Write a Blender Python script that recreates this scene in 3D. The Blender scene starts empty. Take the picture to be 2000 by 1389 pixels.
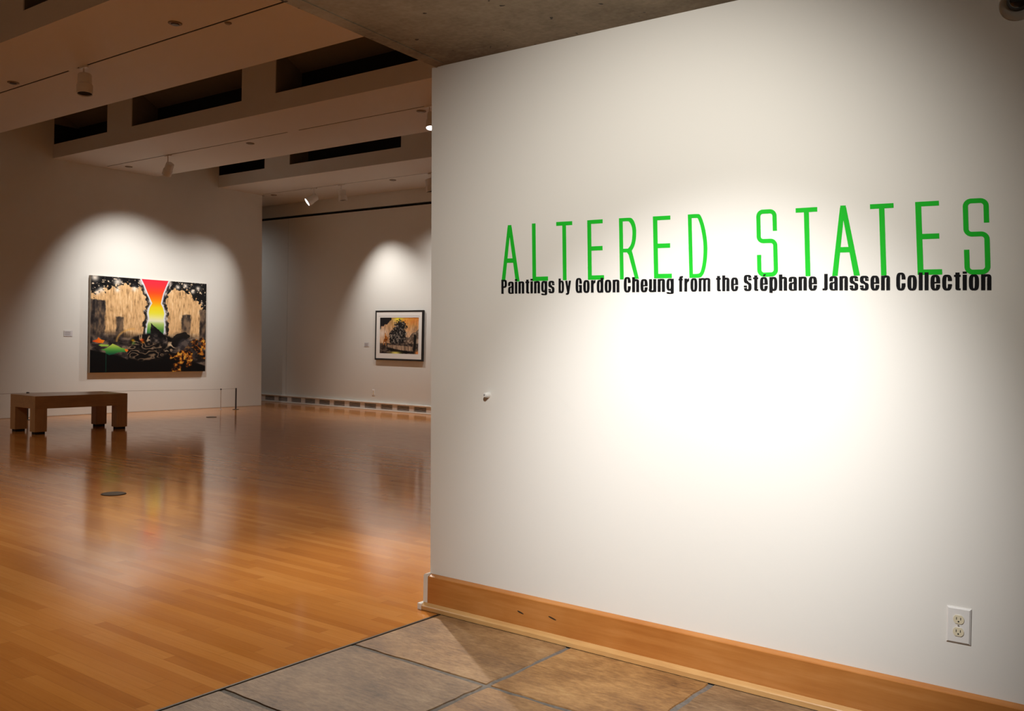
import bpy, bmesh, math, random
import numpy as np
from mathutils import Vector, Matrix

random.seed(7)
S = bpy.context.scene
COL = S.collection

# ------------------------------------------------------------------ camera
cam_data = bpy.data.cameras.new('camera')
cam_data.sensor_width = 36.0
cam_data.sensor_fit = 'HORIZONTAL'
cam_data.lens = 36.0 * 1774.464 / 2000.0
cam_data.clip_start = 0.05
cam_data.clip_end = 100
cam = bpy.data.objects.new('camera', cam_data)
COL.objects.link(cam)
_y, _p, _r = (math.radians(v) for v in (-36.64029567, -0.66574659, -1.138782))
_f = Vector((math.sin(_y) * math.cos(_p), math.cos(_y) * math.cos(_p), math.sin(_p)))
_r0 = Vector((math.cos(_y), -math.sin(_y), 0))
_d0 = _f.cross(_r0)
_right = _r0 * math.cos(_r) + _d0 * math.sin(_r)
_down = -_r0 * math.sin(_r) + _d0 * math.cos(_r)
_m = Matrix((_right, -_down, -_f)).transposed().to_4x4()
_m.translation = Vector((0, 0, 1.30))
cam.matrix_world = _m
S.camera = cam

# ------------------------------------------------------------------ view + world
S.view_settings.view_transform = 'Standard'
S.view_settings.look = 'None'
S.view_settings.exposure = 0.0
S.view_settings.gamma = 1.0
S.view_settings.use_curve_mapping = False
world = bpy.data.worlds.new('world')
S.world = world
world.use_nodes = True
world.node_tree.nodes['Background'].inputs[0].default_value = (1.0, 0.80, 0.58, 1)
world.node_tree.nodes['Background'].inputs[1].default_value = 0.068

WARM = (1.0, 0.92, 0.82)
WHITE = (1.0, 0.955, 0.93)


def spot_light(name, loc, target, watts, size_deg, blend, color=WARM, radius=0.04):
    d = bpy.data.lights.new(name, 'SPOT')
    d.energy = watts
    d.color = color
    d.spot_size = math.radians(size_deg)
    d.spot_blend = blend
    d.shadow_soft_size = radius
    o = bpy.data.objects.new(name, d)
    COL.objects.link(o)
    o.location = loc
    o.rotation_euler = (Vector(target) - Vector(loc)).to_track_quat('-Z', 'Y').to_euler()
    return o


# lobby track lamp that washes the lettered wall (hangs above the picture's top edge)
SIGN_LAMP = Vector((-1.29, 1.41, 2.42))
spot_light('sign_wall_beam', SIGN_LAMP, (-1.505, 3.335, 0.69), 275, 59.6, 1.0, (1.0, 0.985, 0.985), 0.03)
spot_light('sign_wall_spill', SIGN_LAMP, (-1.81, 3.335, 1.49), 150, 88, 0.88, (1.0, 0.965, 0.89), 0.03)
# dim unseen fill, added to lift the wall's dark top right corner
spot_light('lobby_wash_fill', (0.95, 1.60, 2.42), (-0.35, 3.335, 2.25), 13, 100, 1.0, WARM, 0.03)
# gallery lamp outside the picture, then an unseen fill added to brighten the floor
spot_light('gallery_doorway_lamp', (-5.38, 4.95, 3.85), (-2.6, 3.0, 0.0), 520, 62, 0.9, WARM, 0.04)
spot_light('gallery_floor_fill', (-6.6, 4.95, 3.9), (-5.0, 1.9, 0.0), 190, 100, 1.0, WARM, 0.05)
# unseen fills added above the frame, for floor bounce and front-facing surfaces
for _gx, _gy, _gp in ((-7.0, 1.3, 300), (-12.2, 1.6, 120)):
    spot_light('gallery_front_fill', (_gx, _gy, 4.05), (_gx - 0.3, _gy + 1.4, 0.0), _gp, 118, 1.0, WARM, 0.06)
# unseen fills added behind the lettered wall, bouncing light onto the soffits
for _gx, _gy, _gp in ((-0.8, 4.98, 130), (-1.2, 8.14, 120), (-3.2, 10.0, 110)):
    spot_light('gallery_side_fill', (_gx, _gy, 3.95), (_gx - 1.2, _gy + 0.2, 0.0), _gp, 112, 1.0, WARM, 0.06)
# lamp in the bay behind the end wall
spot_light('bay_lamp', (-17.2, 10.6, 3.9), (-16.4, 12.4, 1.2), 60, 110, 1.0, (1.0, 0.97, 0.95), 0.05)

# ------------------------------------------------------------------ node helpers
class NT:
    def __init__(self, name):
        self.m = bpy.data.materials.new(name)
        self.m.use_nodes = True
        self.t = self.m.node_tree
        self.b = self.t.nodes['Principled BSDF']
        self.co = None

    def n(self, kind, **kw):
        nd = self.t.nodes.new(kind)
        for k, v in kw.items():
            setattr(nd, k, v)
        return nd

    def l(self, a, b):
        self.t.links.new(a, b)

    def obj(self):
        if not self.co:
            self.co = self.n('ShaderNodeTexCoord').outputs['Object']
        return self.co

    def math(self, op, a, b=None, c=None):
        nd = self.n('ShaderNodeMath', operation=op)
        for i, v in enumerate((a, b, c)):
            if v is None:
                continue
            if hasattr(v, 'links'):
                self.l(v, nd.inputs[i])
            else:
                nd.inputs[i].default_value = v
        return nd.outputs[0]

    def scale(self, sc):
        mp = self.n('ShaderNodeMapping')
        mp.inputs['Scale'].default_value = sc
        self.l(self.obj(), mp.inputs['Vector'])
        return mp.outputs[0]

    def noise(self, vec, scale, detail=4, rough=0.55):
        nd = self.n('ShaderNodeTexNoise')
        nd.inputs['Scale'].default_value = scale
        nd.inputs['Detail'].default_value = detail
        nd.inputs['Roughness'].default_value = rough
        self.l(vec, nd.inputs['Vector'])
        return nd.outputs['Fac']

    def ramp(self, fac, stops):
        nd = self.n('ShaderNodeValToRGB')
        e = nd.color_ramp.elements
        while len(e) < len(stops):
            e.new(0.5)
        for el, (p, c) in zip(e, stops):
            el.position = p
            el.color = (*c, 1)
        self.l(fac, nd.inputs[0])
        return nd.outputs[0]

    def mix(self, fac, a, b, mode='MIX'):
        nd = self.n('ShaderNodeMix', data_type='RGBA', blend_type=mode)
        for sock, v in ((nd.inputs[0], fac), (nd.inputs[6], a), (nd.inputs[7], b)):
            if hasattr(v, 'links'):
                self.l(v, sock)
            elif isinstance(v, tuple):
                sock.default_value = (*v, 1)
            else:
                sock.default_value = v
        return nd.outputs[2]

    def bump(self, h, strength, dist):
        nd = self.n('ShaderNodeBump')
        nd.inputs['Strength'].default_value = strength
        nd.inputs['Distance'].default_value = dist
        self.l(h, nd.inputs['Height'])
        self.l(nd.outputs[0], self.b.inputs['Normal'])

    def color(self, c):
        if hasattr(c, 'links'):
            self.l(c, self.b.inputs['Base Color'])
        else:
            self.b.inputs['Base Color'].default_value = (*c, 1)

    def set(self, **kw):
        for k, v in kw.items():
            self.b.inputs[k.replace('_', ' ')].default_value = v
        return self


def simple(name, c, rough=0.6, metal=0.0, var=0.06, scale=30.0, bump=0.0):
    m = NT(name)
    f = m.noise(m.obj(), scale)
    lo = tuple(x * (1 - var) for x in c)
    hi = tuple(min(1, x * (1 + var)) for x in c)
    m.color(m.ramp(f, [(0.3, lo), (0.7, hi)]))
    m.set(Roughness=rough, Metallic=metal)
    if bump:
        m.bump(f, bump, 0.001)
    return m.m


def emissive(name, c, s):
    m = NT(name)
    m.color((0, 0, 0))
    m.b.inputs['Emission Color'].default_value = (*c, 1)
    m.b.inputs['Emission Strength'].default_value = s
    return m.m


def wall_mat(name, c, bump=0.12):
    m = NT(name)
    big = m.noise(m.obj(), 0.7, 3)
    fine = m.noise(m.obj(), 90, 5, 0.6)
    lump = m.noise(m.obj(), 9, 3)
    m.color(m.ramp(big, [(0.3, tuple(x * 0.975 for x in c)), (0.7, c)]))
    m.set(Roughness=0.62)
    m.b.inputs['Specular IOR Level'].default_value = 0.25
    m.bump(m.math('ADD', fine, m.math('MULTIPLY', lump, 0.8)), bump, 0.0015)
    return m.m


def wood_floor():
    m = NT('maple_strip_floor')
    sep = m.n('ShaderNodeSeparateXYZ')
    m.l(m.obj(), sep.inputs[0])
    x, y = sep.outputs[0], sep.outputs[1]
    row = m.math('FLOOR', m.math('DIVIDE', y, 0.057))
    wn = m.n('ShaderNodeTexWhiteNoise', noise_dimensions='1D')
    m.l(row, wn.inputs['W'])
    xs = m.math('ADD', m.math('DIVIDE', x, 1.05), m.math('MULTIPLY', wn.outputs['Value'], 7.0))
    cell = m.math('FLOOR', xs)
    cv = m.n('ShaderNodeCombineXYZ')
    m.l(row, cv.inputs[0])
    m.l(cell, cv.inputs[1])
    wn2 = m.n('ShaderNodeTexWhiteNoise', noise_dimensions='3D')
    m.l(cv.outputs[0], wn2.inputs['Vector'])
    grain = m.noise(m.scale((1.6, 34, 1)), 2.2, 6, 0.65)
    blot = m.noise(m.scale((1.0, 2.4, 1)), 1.3, 3)
    tone = m.math('ADD', m.math('MULTIPLY', wn2.outputs['Value'], 0.48),
                  m.math('ADD', m.math('MULTIPLY', grain, 0.44), m.math('MULTIPLY', blot, 0.30)))
    c = m.ramp(tone, [(0.12, (0.38, 0.125, 0.022)), (0.42, (0.52, 0.190, 0.036)),
                      (0.72, (0.60, 0.235, 0.048)), (1.0, (0.70, 0.31, 0.080))])
    # hairline gaps between strips and at strip ends
    fy = m.math('FRACT', m.math('DIVIDE', y, 0.057))
    fx = m.math('FRACT', xs)
    gap = m.math('MAXIMUM', m.math('LESS_THAN', fy, 0.022), m.math('LESS_THAN', fx, 0.0022))
    m.color(m.mix(m.math('MULTIPLY', gap, 0.45), c, (0.20, 0.07, 0.018)))
    rr = m.ramp(m.noise(m.scale((1, 3, 1)), 3.0, 4), [(0.3, (0.10,) * 3), (0.7, (0.16,) * 3)])
    m.l(rr, m.b.inputs['Roughness'])
    m.b.inputs['Specular IOR Level'].default_value = 0.38
    wave = m.noise(m.scale((1.0, 3.0, 1)), 4.0, 2)
    m.bump(wave, 0.02, 0.002)
    return m.m


def fine_wood(name, lo, mid, hi, axis, rough=0.35):
    m = NT(name)
    sc = [26, 26, 26]
    sc[axis] = 1.8
    g = m.noise(m.scale(tuple(sc)), 1.4, 6, 0.62)
    b = m.noise(m.obj(), 3.5, 3)
    t = m.math('ADD', m.math('MULTIPLY', g, 0.6), m.math('MULTIPLY', b, 0.45))
    m.color(m.ramp(t, [(0.30, lo), (0.52, mid), (0.74, hi)]))
    m.set(Roughness=rough)
    m.bump(g, 0.05, 0.001)
    return m.m


def slate():
    m = NT('slate_flags')
    at = m.n('ShaderNodeAttribute', attribute_name='tint')
    n1 = m.noise(m.scale((1, 1.5, 1)), 3.0, 8, 0.68)
    n2 = m.noise(m.scale((3, 9, 3)), 7, 6, 0.7)
    n3 = m.noise(m.obj(), 1.1, 2)
    t = m.math('ADD', m.math('MULTIPLY', n1, 0.6), m.math('MULTIPLY', n2, 0.4))
    warm = m.ramp(t, [(0.34, (0.14, 0.062, 0.022)), (0.47, (0.31, 0.155, 0.052)), (0.57, (0.47, 0.255, 0.092)),
                      (0.68, (0.60, 0.385, 0.17))])
    cool = m.ramp(t, [(0.34, (0.085, 0.052, 0.030)), (0.50, (0.215, 0.140, 0.080)), (0.66, (0.38, 0.27, 0.165))])
    f = m.math('ADD', at.outputs['Fac'], m.math('MULTIPLY', m.math('SUBTRACT', n3, 0.5), 0.9))
    fc = m.n('ShaderNodeClamp')
    m.l(f, fc.inputs[0])
    m.color(m.mix(fc.outputs[0], cool, warm))
    m.set(Roughness=0.55)
    # split layers: stepped noise gives the cleft ledges of riven stone
    big = m.noise(m.scale((1.0, 2.2, 1)), 2.6, 7, 0.55)
    ledge = m.math('SNAP', big, 0.075)
    h = m.math('ADD', m.math('MULTIPLY', ledge, 1.6), m.math('ADD', m.math('MULTIPLY', n1, 0.6), m.math('MULTIPLY', n2, 0.4)))
    m.bump(h, 0.5, 0.02)
    return m.m


def concrete():
    m = NT('raw_concrete')
    n1 = m.noise(m.obj(), 1.3, 6, 0.65)
    n2 = m.noise(m.scale((2.0, 14, 2)), 2.0, 5, 0.6)
    n3 = m.noise(m.obj(), 45, 4)
    t = m.math('ADD', m.math('MULTIPLY', n1, 0.72), m.math('ADD', m.math('MULTIPLY', n2, 0.10), m.math('MULTIPLY', n3, 0.18)))
    c = m.ramp(t, [(0.36, (0.125, 0.090, 0.052)), (0.5, (0.225, 0.175, 0.115)), (0.64, (0.33, 0.27, 0.19))])
    pits = m.noise(m.obj(), 19, 2, 0.4)
    m.color(m.mix(m.math('GREATER_THAN', pits, 0.735), c, (0.035, 0.028, 0.02)))
    m.set(Roughness=0.85)
    m.bump(t, 0.4, 0.006)
    return m.m


M = {}
M['wall'] = wall_mat('white_wall_paint', (0.80, 0.778, 0.727))
M['gallery_wall'] = wall_mat('gallery_wall_paint', (0.745, 0.735, 0.685), 0.05)
M['beam'] = wall_mat('beam_paint', (0.70, 0.68, 0.64), 0.05)
M['black'] = simple('matte_black', (0.006, 0.006, 0.006), 0.9)
M['floor'] = wood_floor()
M['slate'] = slate()
M['grout'] = simple('grey_grout', (0.17, 0.15, 0.13), 0.9, 0, 0.25, 60, 0.4)
M['concrete'] = concrete()
M['maple_x'] = fine_wood('maple_trim', (0.40, 0.135, 0.026), (0.50, 0.195, 0.045), (0.60, 0.265, 0.080), 0, 0.28)
M['maple_pale'] = fine_wood('pale_maple_trim', (0.50, 0.255, 0.090), (0.60, 0.335, 0.125), (0.70, 0.43, 0.18), 0, 0.3)
M['bench_y'] = fine_wood('bench_maple', (0.32, 0.160, 0.060), (0.42, 0.215, 0.082), (0.50, 0.265, 0.105), 1, 0.30)
M['bench_z'] = fine_wood('bench_maple_legs', (0.32, 0.160, 0.060), (0.42, 0.215, 0.082), (0.50, 0.265, 0.105), 2, 0.30)
M['white_trim'] = simple('white_trim_paint', (0.80, 0.78, 0.73), 0.4, 0, 0.03)
M['vent_white'] = simple('vent_cover_paint', (0.74, 0.70, 0.65), 0.45, 0, 0.03)
M['vent_dark'] = simple('vent_dark_grey', (0.045, 0.04, 0.04), 0.8)  # dark grey backing behind the grille louvres
M['green'] = simple('green_vinyl', (0.014, 0.50, 0.025), 0.65, 0, 0.03, 8)
M['ink'] = simple('black_vinyl', (0.006, 0.006, 0.007), 0.65, 0, 0.1)
for _k in ('green', 'ink'):
    M[_k].node_tree.nodes['Principled BSDF'].inputs['Specular IOR Level'].default_value = 0.08
M['duct'] = simple('taupe_duct_paint', (0.20, 0.17, 0.13), 0.8, 0, 0.04, 6)  # dark taupe paint of the slot cheeks and cap
M['plate'] = simple('white_plastic', (0.80, 0.78, 0.75), 0.28, 0, 0.01)
M['ivory'] = simple('ivory_plastic', (0.77, 0.69, 0.50), 0.3, 0, 0.02)
M['slot'] = simple('dark_slot', (0.015, 0.012, 0.01), 0.6)
M['lamp_white'] = simple('white_lamp_enamel', (0.72, 0.70, 0.66), 0.35, 0, 0.02)
M['glow'] = emissive('lit_lamp_lens', (1.0, 0.97, 0.94), 4.0)
M['dim_disc'] = simple('brown_ceiling_plate', (0.22, 0.17, 0.12), 0.5)
M['grey_metal'] = simple('brushed_grey_metal', (0.40, 0.37, 0.33), 0.35, 0.8)
M['dark_metal'] = simple('dark_bronze_metal', (0.075, 0.06, 0.045), 0.4, 0.6)
M['post_dark'] = simple('dark_post_paint', (0.05, 0.045, 0.045), 0.4)
M['post_pale'] = simple('pale_post_metal', (0.55, 0.50, 0.44), 0.35, 0.4)
M['rubber'] = simple('black_rubber', (0.008, 0.008, 0.008), 0.7)
M['canvas_side'] = simple('raw_canvas_edge', (0.42, 0.36, 0.29), 0.8)
M['frame_black'] = simple('black_frame_lacquer', (0.010, 0.009, 0.009), 0.35)
M['mat_board'] = simple('cream_mat_board', (0.80, 0.77, 0.72), 0.8, 0, 0.01)
M['label'] = simple('label_card', (0.62, 0.60, 0.60), 0.5, 0, 0.02)
M['label_text'] = simple('label_print', (0.20, 0.18, 0.19), 0.7, 0, 0.02)
M['dome'] = simple('smoked_dome', (0.012, 0.011, 0.010), 0.06, 0, 0.02)
M['fixture_grey'] = simple('grey_fixture_plastic', (0.36, 0.34, 0.31), 0.4, 0, 0.03)
M['glass'] = NT('picture_glass').m
_g = M['glass'].node_tree
_g.nodes['Principled BSDF'].inputs['Transmission Weight'].default_value = 1.0
_g.nodes['Principled BSDF'].inputs['Roughness'].default_value = 0.02
_g.nodes['Principled BSDF'].inputs['IOR'].default_value = 1.05


def paint_mat(name):
    m = NT(name)
    at = m.n('ShaderNodeAttribute', attribute_name='pigment')
    m.l(at.outputs['Color'], m.b.inputs['Base Color'])
    m.set(Roughness=0.5)
    m.b.inputs['Specular IOR Level'].default_value = 0.2
    return m.m


# ------------------------------------------------------------------ mesh helpers
def link(name, bm, mats, parent=None, smooth=False, loc=None):
    me = bpy.data.meshes.new(name)
    bmesh.ops.recalc_face_normals(bm, faces=bm.faces)
    bm.to_mesh(me)
    bm.free()
    for mt in (mats if isinstance(mats, (list, tuple)) else [mats]):
        me.materials.append(mt)
    if smooth:
        for p in me.polygons:
            p.use_smooth = True
        try:
            me.set_sharp_from_angle(angle=math.radians(35))
        except Exception:
            pass
    o = bpy.data.objects.new(name, me)
    COL.objects.link(o)
    if parent:
        o.parent = parent
    if loc is not None:
        o.location = loc
    return o


def tag(o, label, cat, group=None):
    o['label'] = label
    o['category'] = cat
    if group:
        o['group'] = group
    return o


def struct(o):
    o['kind'] = 'structure'
    return o


def thing(name, loc, label, cat, group=None):
    o = bpy.data.objects.new(name, None)
    o.empty_display_size = 0.1
    COL.objects.link(o)
    o.location = loc
    return tag(o, label, cat, group)


def box(bm, x0, x1, y0, y1, z0, z1, bevel=0.0, mi=0):
    before = set(bm.faces)
    v = [bm.verts.new(p) for p in ((x0, y0, z0), (x1, y0, z0), (x1, y1, z0), (x0, y1, z0),
                                   (x0, y0, z1), (x1, y0, z1), (x1, y1, z1), (x0, y1, z1))]
    fs = [bm.faces.new([v[i] for i in q]) for q in
          ((0, 3, 2, 1), (4, 5, 6, 7), (0, 1, 5, 4), (1, 2, 6, 5), (2, 3, 7, 6), (3, 0, 4, 7))]
    if bevel:
        es = {e for f in fs for e in f.edges}
        bmesh.ops.bevel(bm, geom=list(es), offset=bevel, segments=2, affect='EDGES', profile=0.5)
    for f in set(bm.faces) - before:
        f.material_index = mi
    return bm


def BM():
    return bmesh.new()


def lathe(bm, prof, axis=Vector((0, 0, 1)), org=Vector((0, 0, 0)), n=32, mi=0, cap=True):
    axis = Vector(axis).normalized()
    a = axis.orthogonal().normalized()
    b = axis.cross(a)
    rings = []
    for r, h in prof:
        if r < 1e-6:
            rings.append([bm.verts.new(org + axis * h)])
        else:
            rings.append([bm.verts.new(org + axis * h + (a * math.cos(t) + b * math.sin(t)) * r)
                          for t in (2 * math.pi * i / n for i in range(n))])
    for r0, r1 in zip(rings, rings[1:]):
        for i in range(n):
            j = (i + 1) % n
            q = [r0[i % len(r0)], r0[j % len(r0)], r1[j % len(r1)], r1[i % len(r1)]]
            u = []
            for w in q:
                if w not in u:
                    u.append(w)
            if len(u) > 2:
                bm.faces.new(u).material_index = mi
    if cap:
        for r in (rings[0], rings[-1]):
            if len(r) > 2:
                bm.faces.new(r).material_index = mi
    return bm


def prism_xz(bm, pts, y0, y1, mi=0):
    """polygon in the XZ plane extruded between y0 and y1"""
    a = [bm.verts.new((x, y0, z)) for x, z in pts]
    b = [bm.verts.new((x, y1, z)) for x, z in pts]
    bm.faces.new(a).material_index = mi
    bm.faces.new(b[::-1]).material_index = mi
    n = len(pts)
    for i in range(n):
        bm.faces.new((a[i], b[i], b[(i + 1) % n], a[(i + 1) % n])).material_index = mi
    return bm


def tube(bm, p0, p1, r, n=10):
    p0, p1 = Vector(p0), Vector(p1)
    return lathe(bm, [(r, 0), (r, (p1 - p0).length)], p1 - p0, p0, n)


# ------------------------------------------------------------------ setting: dimensions
YS = 3.335           # face of the lettered wall
XL = -14.70          # gallery end wall with the large painting
YB = 12.40           # gallery long back wall
ZC = 2.65            # underside of the concrete slab
ZB = 4.15            # underside of the gallery beams
ZT = 5.30            # gallery roof deck
XBORD = -2.855       # meeting of wood and slate

# floors
bm = BM()
vs = [bm.verts.new(p) for p in ((-22, -3.5, 0), (XBORD, -3.5, 0), (XBORD, 3.33, 0), (4, 3.33, 0), (4, 14, 0), (-22, 14, 0))]
bm.faces.new(vs)
ret = bmesh.ops.extrude_face_region(bm, geom=list(bm.faces))
bmesh.ops.translate(bm, verts=[v for v in ret['geom'] if isinstance(v, bmesh.types.BMVert)], vec=(0, 0, -0.1))
struct(link('floor', bm, M['floor']))

# slate floor: irregular flags over grout
bm = BM()
box(bm, XBORD, 4, -3.5, 3.33, -0.1, -0.004, mi=1)
xj = [XBORD + 0.008, -2.115, -1.455, -0.78, -0.05, 0.68, 1.4, 2.1, 2.8, 3.5, 4.0]
yj = [3.31, 2.725, 2.065, 1.40, 0.72, 0.0, -0.7, -1.4, -2.1, -2.8, -3.5]
tint_faces = []
rnd = random.Random(3)
for i in range(len(xj) - 1):
    for j in range(len(yj) - 1):
        g = 0.010
        x0, x1, y0, y1 = xj[i] + g * (i > 0), xj[i + 1] - g, yj[j + 1] + g, yj[j] - g * (j > 0)
        pts = []
        N = 12
        for k in range(N):
            pts.append((x0 + (x1 - x0) * k / N, y0))
        for k in range(N):
            pts.append((x1, y0 + (y1 - y0) * k / N))
        for k in range(N):
            pts.append((x1 - (x1 - x0) * k / N, y1))
        for k in range(N):
            pts.append((x0, y1 - (y1 - y0) * k / N))
        jit = [(px + (rnd.uniform(-.004, .004) if i or px > x0 + .01 else 0), py + rnd.uniform(-.004, .004)) for px, py in pts]
        cx, cy = (x0 + x1) / 2, (y0 + y1) / 2
        top = [bm.verts.new((cx + (px - cx) * .988, cy + (py - cy) * .988, 0.0)) for px, py in jit]
        low = [bm.verts.new((px, py, -0.006)) for px, py in jit]
        t = {(0, 0): 0.62, (0, 1): 0.28, (0, 2): 0.1, (1, 0): 0.95, (1, 1): 0.80}.get((i, j), rnd.uniform(0.2, 0.9))
        f = bm.faces.new(top)
        tint_faces.append((f, t))
        for k in range(len(top)):
            q = bm.faces.new((low[k], low[(k + 1) % len(low)], top[(k + 1) % len(top)], top[k]))
            tint_faces.append((q, t))
lay = bm.loops.layers.float_color.new('tint')
for f, t in tint_faces:
    for lp in f.loops:
        lp[lay] = (t, t, t, 1)
struct(link('floor', bm, [M['slate'], M['grout']]))

# dark metal edge strip where the floors meet
bm = BM()
box(bm, XBORD - 0.004, XBORD + 0.006, -3.5, 3.285, -0.02, 0.002)
struct(link('trim_1', bm, M['dark_metal']))

# lettered wall (its free end is not quite plumb)
bm = BM()
prism_xz(bm, [(-2.948, 0.0), (4.0, 0.0), (4.0, ZC), (-3.005, ZC)], YS, YS + 0.20)
struct(link('wall_right', bm, M['wall']))

# concrete slab over the lobby
bm = BM()
for z0, z1, dx in ((ZC, ZC + 0.45, 0.0),):
    pts = [(-2.50, -3.5), (4.0, -3.5), (4.0, YS + 0.2), (-2.992, YS + 0.2), (-2.975, 3.335), (-2.91, 2.35)]
    a = [bm.verts.new((x, y, z0)) for x, y in pts]
    b = [bm.verts.new((x, y, z1)) for x, y in pts]
    bm.faces.new(a)
    bm.faces.new(b[::-1])
    for i in range(len(pts)):
        bm.faces.new((a[i], b[i], b[(i + 1) % len(pts)], a[(i + 1) % len(pts)]))
slab = struct(link('ceiling', bm, M['concrete']))
# form-board strip along the slab edge
bm = BM()
pts = [(-2.525, -3.4), (-2.43, -3.4), (-2.84, 2.35), (-2.90, 3.30), (-2.974, 3.334), (-2.918, 2.35)]
a = [bm.verts.new((x, y, ZC - 0.004)) for x, y in pts]
b = [bm.verts.new((x, y, ZC + 0.01)) for x, y in pts]
bm.faces.new(a)
bm.faces.new(b[::-1])
for i in range(len(pts)):
    bm.faces.new((a[i], b[i], b[(i + 1) % len(pts)], a[(i + 1) % len(pts)]))
struct(link('trim_2', bm, M['concrete']))

# upper wall that carries the slab edge on the gallery side
bm = BM()
box(bm, -2.85, 4.0, YS + 0.02, YS + 0.20, ZC + 0.45, ZT)
struct(link('wall_upper', bm, M['gallery_wall']))

# gallery end wall (large painting), back wall, far return, roof deck
bm = BM()
a = [(-14.70, -3.5, 0), (-14.70, 11.475, 0), (-14.70, 11.40, ZT), (-14.70, -3.5, ZT)]
va = [bm.verts.new(p) for p in a]
vb = [bm.verts.new((x - 0.25, y, z)) for x, y, z in a]
bm.faces.new(va)
bm.faces.new(vb[::-1])
for i in range(4):
    bm.faces.new((va[i], vb[i], vb[(i + 1) % 4], va[(i + 1) % 4]))
struct(link('wall_left', bm, M['gallery_wall']))
bm = BM()
# back wall with a recessed dark reveal running along it, and one vertical panel joint
box(bm, -22, -15.09, YB, YB + 0.2, 0, 3.842)
box(bm, -15.083, 4, YB, YB + 0.2, 0, 3.842)
box(bm, -22, 4, YB + 0.012, YB + 0.2, 3.895, ZT)
box(bm, -22, 4, YB + 0.05, YB + 0.2, 3.80, 3.90, mi=1)
struct(link('wall_back', bm, [M['gallery_wall'], M['black']]))
bm = BM()
box(bm, -22.2, -22, 4, YB + 0.2, 0, ZT)
struct(link('wall_far_left', bm, M['gallery_wall']))
bm = BM()
box(bm, 4, 4.2, YS, YB + 0.2, 0, ZT)
struct(link('wall_far_right', bm, M['gallery_wall']))
bm = BM()
box(bm, -22, 4, -3.5, YB + 0.2, ZT, ZT + 0.15)
struct(link('ceiling', bm, M['beam']))


# ------------------------------------------------------------------ gallery beams
def beam(y0, y1, slots, track, xr=4.0, xl=XL):
    """hollow plastered beam: soffit with a recessed track slot, front face with openings"""
    bm = BM()
    t = 0.12
    # soffit in two strips, leaving the track groove open where there is track
    segs = track['segs']
    ty = track['y']
    gw = 0.011
    box(bm, xl, xr, y0, ty - gw, ZB, ZB + t)
    box(bm, xl, xr, ty + gw, y1, ZB, ZB + t)
    edges = [xl] + [v for s in segs for v in s] + [xr]
    for k in range(0, len(edges), 2):
        if edges[k + 1] - edges[k] > 0.001:
            box(bm, edges[k], edges[k + 1], ty - gw, ty + gw, ZB, ZB + t)
    for a, b in segs:
        box(bm, a, b, ty - gw, ty + gw, ZB + 0.085, ZB + t, mi=1)
        box(bm, a, b, ty - gw - 0.001, ty - gw + 0.0005, ZB + 0.004, ZB + t - 0.01, mi=1)
        box(bm, a, b, ty + gw - 0.0005, ty + gw + 0.001, ZB + 0.004, ZB + t - 0.01, mi=1)
    # front face: apron, head and the piers between the openings
    zs = 4.372
    box(bm, xl, xr, y0, y0 + 0.012, ZB + t, zs)
    xs = [xl] + [v for s in slots for v in s] + [xr]
    zh = 4.95
    for k in range(0, len(xs), 2):
        if xs[k + 1] - xs[k] > 0.001:
            box(bm, xs[k], xs[k + 1], y0, y0 + 0.012, zs, zh)
    box(bm, xl, xr, y0, y0 + 0.012, zh, ZT)
    # inside the openings: taupe side cheeks and cap, black back
    for a, b in slots:
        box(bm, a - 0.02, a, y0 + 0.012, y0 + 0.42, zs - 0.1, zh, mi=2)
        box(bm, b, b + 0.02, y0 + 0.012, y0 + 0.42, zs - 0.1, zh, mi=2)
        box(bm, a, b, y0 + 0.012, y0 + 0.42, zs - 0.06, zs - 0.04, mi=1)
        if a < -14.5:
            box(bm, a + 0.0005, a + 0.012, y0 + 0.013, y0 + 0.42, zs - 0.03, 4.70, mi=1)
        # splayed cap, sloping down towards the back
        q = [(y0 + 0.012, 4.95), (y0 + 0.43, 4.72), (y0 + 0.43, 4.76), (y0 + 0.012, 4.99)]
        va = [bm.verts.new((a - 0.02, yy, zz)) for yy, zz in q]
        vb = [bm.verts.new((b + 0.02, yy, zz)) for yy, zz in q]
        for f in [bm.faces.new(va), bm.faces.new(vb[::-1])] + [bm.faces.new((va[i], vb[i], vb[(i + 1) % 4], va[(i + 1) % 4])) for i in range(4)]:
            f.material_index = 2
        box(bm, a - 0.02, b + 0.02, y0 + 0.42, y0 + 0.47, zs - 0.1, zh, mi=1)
    # rear face
    box(bm, xl, xr, y1 - 0.10, y1, ZB + t, ZT)
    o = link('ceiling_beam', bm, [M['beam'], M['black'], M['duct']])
    return struct(o)


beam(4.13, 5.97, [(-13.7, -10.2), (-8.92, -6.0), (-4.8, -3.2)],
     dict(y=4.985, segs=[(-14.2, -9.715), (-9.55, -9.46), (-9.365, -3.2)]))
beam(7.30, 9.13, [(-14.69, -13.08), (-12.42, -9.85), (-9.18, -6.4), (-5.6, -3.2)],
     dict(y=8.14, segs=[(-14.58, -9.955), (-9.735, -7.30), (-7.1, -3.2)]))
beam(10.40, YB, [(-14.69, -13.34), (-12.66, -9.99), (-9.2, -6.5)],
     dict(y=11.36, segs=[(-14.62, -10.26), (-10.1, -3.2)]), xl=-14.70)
bm = BM()
box(bm, -22, -14.95, 10.40, YB, ZB, ZT)
box(bm, -14.95, -14.70, 11.5, YB, ZB, ZT)
struct(link('ceiling_return', bm, M['beam']))


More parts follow.
